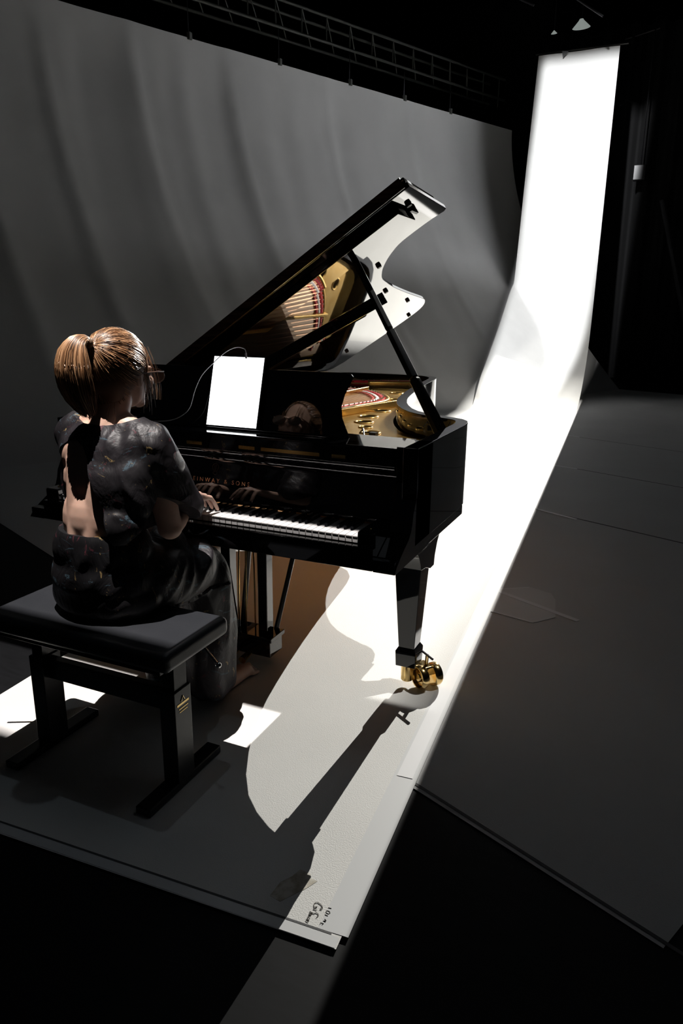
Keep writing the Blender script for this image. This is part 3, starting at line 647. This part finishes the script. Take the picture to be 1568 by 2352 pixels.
H2 = MB(); H2.ell((-.808, -.446, 1.235), (.040, .034, .052)); H2.ell((-.803, -.438, 1.185), (.034, .028, .055)); H2.build('ponytail_core', M['hairbase'], base, smooth=True)
MB().lathe([(.012, -.008), (.016, -.004), (.016, .004), (.012, .008)], Matrix.Translation(tie) @ Matrix.Rotation(PI / 2, 4, 'X'), 16).build('hair_tie', M['tie'], base, smooth=True)
lines = []
for k in range(70):     # loose strands beside the face and at the nape
    sx = 1 if k < 50 else -1; s_ = V(-.79 + sx * rnd.uniform(.066, .074), rnd.uniform(-.262, -.235), rnd.uniform(1.24, 1.29)); ln = rnd.uniform(.05, .15)
    dx = rnd.uniform(-.004, .008) * sx; dy = rnd.uniform(-.01, .02)
    lines.append([s_ + V(dx * t, dy * t + .006 * math.sin(t * 3 + k), -ln * t) for t in (0, .25, .5, .75, 1)])
strands(lines, 'temple_strands', .0006); lines = []
for k in range(25):
    s_ = V(-.79 + rnd.uniform(-.05, .06), -.362 + rnd.uniform(-.01, .01), 1.15); ln = rnd.uniform(.03, .07); lines.append([s_ + V(.01 * math.sin(k) * t, -.012 * t, -ln * t) for t in (0, .33, .66, 1)])
strands(lines, 'nape_strands', .0006); lines = []
for k in range(12):
    s_ = V(-.752 + rnd.uniform(-.02, .01), -.208, 1.30); lines.append([s_ + V(.012 * t + .006 * math.sin(k), .035 * math.sin(t * PI * .7) + rnd.uniform(0, .004), -.16 * t) for t in (0, .2, .4, .6, .8, 1)])
strands(lines, 'fringe_strands', .0006)
# spectacles
gl = MB()
gl.tube([(-.714, -.285, 1.228), (-.716, -.20, 1.228), (-.722, -.165, 1.226)], .0022, 8); gl.tube([(-.866, -.285, 1.228), (-.864, -.20, 1.228), (-.858, -.165, 1.226)], .0022, 8)
for cx in (-.752, -.828):
    gl.tube([(cx + .030 * math.cos(t * PI / 12), -.163, 1.212 + .021 * math.sin(t * PI / 12)) for t in range(25)], .0018, 6)
gl.tube([(-.781, -.163, 1.218), (-.79, -.160, 1.221), (-.799, -.163, 1.218)], .0018, 6)
gs = gl.build('spectacles', M['frame'], person)
for cx in (-.752, -.828): MB().lathe([(.029, -.0006), (.029, .0006)], Matrix.Translation((cx, -.163, 1.212)) @ Matrix.Rotation(PI / 2, 4, 'X') @ Matrix.Diagonal((1, .70, 1, 1)), 24).build('lens', M['lens'], gs)

# ------------------------------------------------------------------ truss, hangers, far things
truss = thing('lighting_truss', 'grey ladder truss running above the top edge of the backdrop cloth', 'truss', (-4.7, 10.1, 5.5))
def onU(s, d, z): p = TOP + U * s + NN * d; return V(p.x, p.y, z)
for d, z in ((-.02, 5.50), (-.02, 5.86), (-.40, 5.50), (-.40, 5.86)): MB().tube([onU(-15, d, z), onU(-.3, d, z)], .024, 8).build('chord', M['alu'], truss, smooth=True)
for k in range(30):
    s_ = -15 + k * .5
    MB().tube([onU(s_, -.02, 5.5), onU(s_, -.02, 5.86)], .012, 6).build('strut', M['alu'], truss)
    MB().tube([onU(s_, -.02, 5.86), onU(s_ + .5, -.40, 5.5)], .010, 6).build('diagonal', M['alu'], truss)
for s_, nm in ((-7.5, 'fifth from the far end'), (-5.95, 'fourth from the far end'), (-4.5, 'third from the far end'), (-3.2, 'second from the far end'), (-1.95, 'nearest the far end')):
    h = thing('hanging_clamp', 'small black clamp holding the cloth below the truss, ' + nm, 'clamp', onU(s_, 0, 5.0), 'clamps along the top of the backdrop cloth')
    MB().tube([onU(s_, -.02, 5.05), onU(s_, -.02, 5.49)], .005, 6).build('cord', M['rubber'], h); c = onU(s_, 0, 5.03); MB().box(c.x - .03, c.x + .03, c.y - .03, c.y + .03, 4.98, 5.07).build('jaw', M['alu'], h, bevel=.005)
bt = MB().tube([(-2.32, 13.15, 5.98), (-.72, 13.15, 5.97)], .025, 10).build('hanging_batten', M['satin']); tag(bt, 'black batten pipe holding the top of the narrow white sheet', 'pipe')
MB().prism([(-1.83, 5.95), (-1.72, 5.93), (-1.81, 5.84)], 13.02, 13.05, 'y').build('clip', M['satin'], bt)
M['shade'] = nmat('lamp_shade_added_glow', (.5, .5, .48), .5, 0, .5, 0, (.8, .9, .85), .25)  # faint emission added in place of light falling on the shade from below
def lamp(x, y, z, s_, lab):
    t = thing('hanging_lamp', lab, 'lamp', (x, y, z), 'small lamps above the white sheet')
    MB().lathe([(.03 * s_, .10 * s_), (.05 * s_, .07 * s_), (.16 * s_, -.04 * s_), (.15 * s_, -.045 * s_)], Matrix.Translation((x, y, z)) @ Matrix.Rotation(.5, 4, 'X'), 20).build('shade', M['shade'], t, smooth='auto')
    MB().tube([(x, y, z + .1 * s_), (x, y, 8.9)], .008, 6).build('cord', M['rubber'], t)
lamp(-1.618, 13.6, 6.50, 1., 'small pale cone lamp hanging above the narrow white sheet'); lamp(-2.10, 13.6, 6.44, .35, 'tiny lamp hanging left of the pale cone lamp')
for a, b, lab in (((-2.9, 12, 6.75), (-2.18, 12, 6.37), 'grey ceiling pipe left of the hanging lamps'), ((-1.85, 12, 6.62), (-1.05, 12, 6.06), 'grey ceiling pipe right above the pale cone lamp'), ((-1.013, 15.4, 6.72), (-.376, 15.4, 6.84), 'short grey pipe right of the white sheet top')):
    tag(MB().tube([a, b], .018, 8).build('ceiling_pipe', M['rubber']), lab, 'pipe', 'pipes under the dark ceiling')
pp = MB().tube([(.04, 15, 3.63), (1.12, 15.0, .03)], .05, 10).build('leaning_pole', M['rubber']); tag(pp, 'dark grey pole leaning against the back drape at right', 'pole')
bxo = MB().box(-.55, -.32, 14.9, 15.1, 4.02, 4.30).build('hanging_box', M['satin'], bevel=.01); tag(bxo, 'small grey box hanging from a cord in front of the dark back drape', 'box')
MB().tube([(-.43, 15, 4.3), (-.43, 15, 9.)], .012, 6).build('cord', M['satin'], bxo)
mb = MB(); vv = []; n = 160
for k in range(n + 1):
    x = -2.6 + 6.6 * k / n; y = 15.5 + .12 * math.sin(k * .55) + .05 * math.sin(k * 1.31)
    vv += [V(x, y, .02), V(x, y + .02, 7.)]
mb.add(vv, [(2 * k, 2 * k + 2, 2 * k + 3, 2 * k + 1) for k in range(n)]); dr = mb.build('stage_drape', M['drape'], smooth=True); tag(dr, 'black pleated stage drape hanging behind the narrow white sheet', 'curtain')

# ------------------------------------------------------------------ light
w = D.worlds.new('world'); SC.world = w; w.use_nodes = True; w.node_tree.nodes['Background'].inputs[0].default_value = (.5, .55, .65, 1); w.node_tree.nodes['Background'].inputs[1].default_value = .007
def profile(name, loc, power, col, rad, zplane, rect, soft, yplane=None, shear=0.):
    """a framed profile spotlight: its shutters frame the beam to a rectangle on the floor (or on a wall at yplane)"""
    l = D.lights.new(name, 'POINT'); l.energy = power; l.color = col; l.shadow_soft_size = rad; l.use_nodes = True; nt = l.node_tree; em = nt.nodes['Emission']
    tc = nt.nodes.new('ShaderNodeTexCoord'); sp = nt.nodes.new('ShaderNodeSeparateXYZ'); nt.links.new(tc.outputs['Normal'], sp.inputs[0])
    def mth(op, a, b=None, cl=False):
        m = nt.nodes.new('ShaderNodeMath'); m.operation = op; m.use_clamp = cl
        for k, v in enumerate((a, b)):
            if v is None: continue
            if isinstance(v, (int, float)): m.inputs[k].default_value = v
            else: nt.links.new(v, m.inputs[k])
        return m.outputs[0]
    X, Y, Z = sp.outputs
    if yplane is None: den, dist, A, Bv = mth('MULTIPLY', Z, -1.), loc[2] - zplane, X, Y; oa, ob = loc[0], loc[1]
    else: den, dist, A, Bv = Y, yplane - loc[1], X, Z; oa, ob = loc[0], loc[2]
    den = mth('MAXIMUM', den, .001)
    a = mth('ADD', mth('MULTIPLY', mth('DIVIDE', A, den), dist), oa); b = mth('ADD', mth('MULTIPLY', mth('DIVIDE', Bv, den), dist), ob)
    if shear: a = mth('SUBTRACT', a, mth('MULTIPLY', b, shear))
    def edge(v, lo, hi, s0, s1):
        e0 = mth('DIVIDE', mth('SUBTRACT', v, lo), s0, True); e1 = mth('DIVIDE', mth('SUBTRACT', hi, v), s1, True); return mth('MULTIPLY', e0, e1)
    g_ = mth('MULTIPLY', edge(a, rect[0], rect[1], soft[0], soft[1]), edge(b, rect[2], rect[3], soft[2], soft[3]))
    g_ = mth('MULTIPLY', g_, mth('GREATER_THAN', den, .0011))
    nt.links.new(g_, em.inputs['Strength'])
    o = D.objects.new(name, l); COL.objects.link(o); o.location = loc; return o
profile('back_key_spotlight', (-.10, 14.4, 7.0), 13500, (1, .97, .90), .007, 0, (-1.62, .125, -6., 11.), (.25, .02, .3, 4.), shear=-.0728)
profile('side_key_spotlight', (2.6, 2.6, 6.5), 1600, (1, .97, .91), .02, 0, (-1.62, .10, .275, 17.), (.25, .24, .012, 6.), shear=-.0728)
profile('wall_wash_spotlight', (-1.2, 4.2, 7.2), 4700, (.97, .98, 1.), .08, 0, (-2.50, -.80, -5., 5.95), (.12, .10, .5, .25), yplane=13.0, shear=.05)
profile('bench_spotlight', (-.72, -.74, 4.2), 1100, (1, .93, .89), .004, 0, (-1.9, -.445, -.49, .052), (.02, .004, .05, .02))
profile('bench_spill_spotlight', (-.6, 0., 4.), 6, (.75, .9, 1.), .02, 0, (-2.6, .2, -1.6, .1), (.3, .3, .5, .3))
profile('keyboard_spotlight', (-.70, -.75, 3.4), 620, (1, .95, .93), .012, KZ, (-1.45, -.128, -.004, .062), (.02, .02, .004, .02))
def cloth_wash(loc, power, col, rect, soft):
    l = D.lights.new('backdrop_wash', 'POINT'); l.energy = power; l.color = col; l.shadow_soft_size = .15; l.use_nodes = True; nt = l.node_tree; em = nt.nodes['Emission']
    tc = nt.nodes.new('ShaderNodeTexCoord'); loc = Vector(loc)
    def dot(v):
        n = nt.nodes.new('ShaderNodeVectorMath'); n.operation = 'DOT_PRODUCT'; nt.links.new(tc.outputs['Normal'], n.inputs[0]); n.inputs[1].default_value = v; return n.outputs['Value']
    def mth(op, a, b, cl=False):
        m = nt.nodes.new('ShaderNodeMath'); m.operation = op; m.use_clamp = cl
        for k, v in enumerate((a, b)):
            if isinstance(v, (int, float)): m.inputs[k].default_value = v
            else: nt.links.new(v, m.inputs[k])
        return m.outputs[0]
    top = V(TOP.x, TOP.y, 0); den = mth('MAXIMUM', dot(-NN), .001); dist = NN.dot(loc - top)
    s_ = mth('ADD', mth('MULTIPLY', mth('DIVIDE', dot(U), den), dist), U.dot(loc - top)); z = mth('ADD', mth('MULTIPLY', mth('DIVIDE', dot(V(0, 0, 1)), den), dist), loc.z)
    g_ = None
    for v, lo, hi, s0, s1 in ((s_, rect[0], rect[1], soft[0], soft[1]), (z, rect[2], rect[3], soft[2], soft[3])):
        for e in (mth('DIVIDE', mth('SUBTRACT', v, lo), s0, True), mth('DIVIDE', mth('SUBTRACT', hi, v), s1, True)): g_ = e if g_ is None else mth('MULTIPLY', g_, e)
    nt.links.new(mth('MULTIPLY', g_, mth('GREATER_THAN', den, .0011)), em.inputs['Strength'])
    o = D.objects.new('backdrop_wash', l); COL.objects.link(o); o.location = loc
cloth_wash((.6, 9.3, 6.4), 215, (.95, .97, 1.), (-14., -.85, .2, 5.3), (8., .45, 1.2, .2))
def area(name, loc, rot, size, power, col):
    l = D.lights.new(name, 'AREA'); l.energy = power; l.color = col; l.shape = 'RECTANGLE'; l.size, l.size_y = size; o = D.objects.new(name, l); COL.objects.link(o); o.location = loc; o.rotation_euler = rot; return o
area('overhead_fill', (1.5, 2., 8.), (0, 0, 0), (3, 4), 9, (.85, .92, 1.))  # unseen overhead fill added for the dim ambient spill

SC.view_settings.view_transform = 'Standard'; SC.view_settings.look = 'None'; SC.view_settings.exposure = 0; SC.view_settings.gamma = 1; SC.view_settings.use_curve_mapping = False
SC.cycles.max_bounces = 8; SC.cycles.use_denoising = True
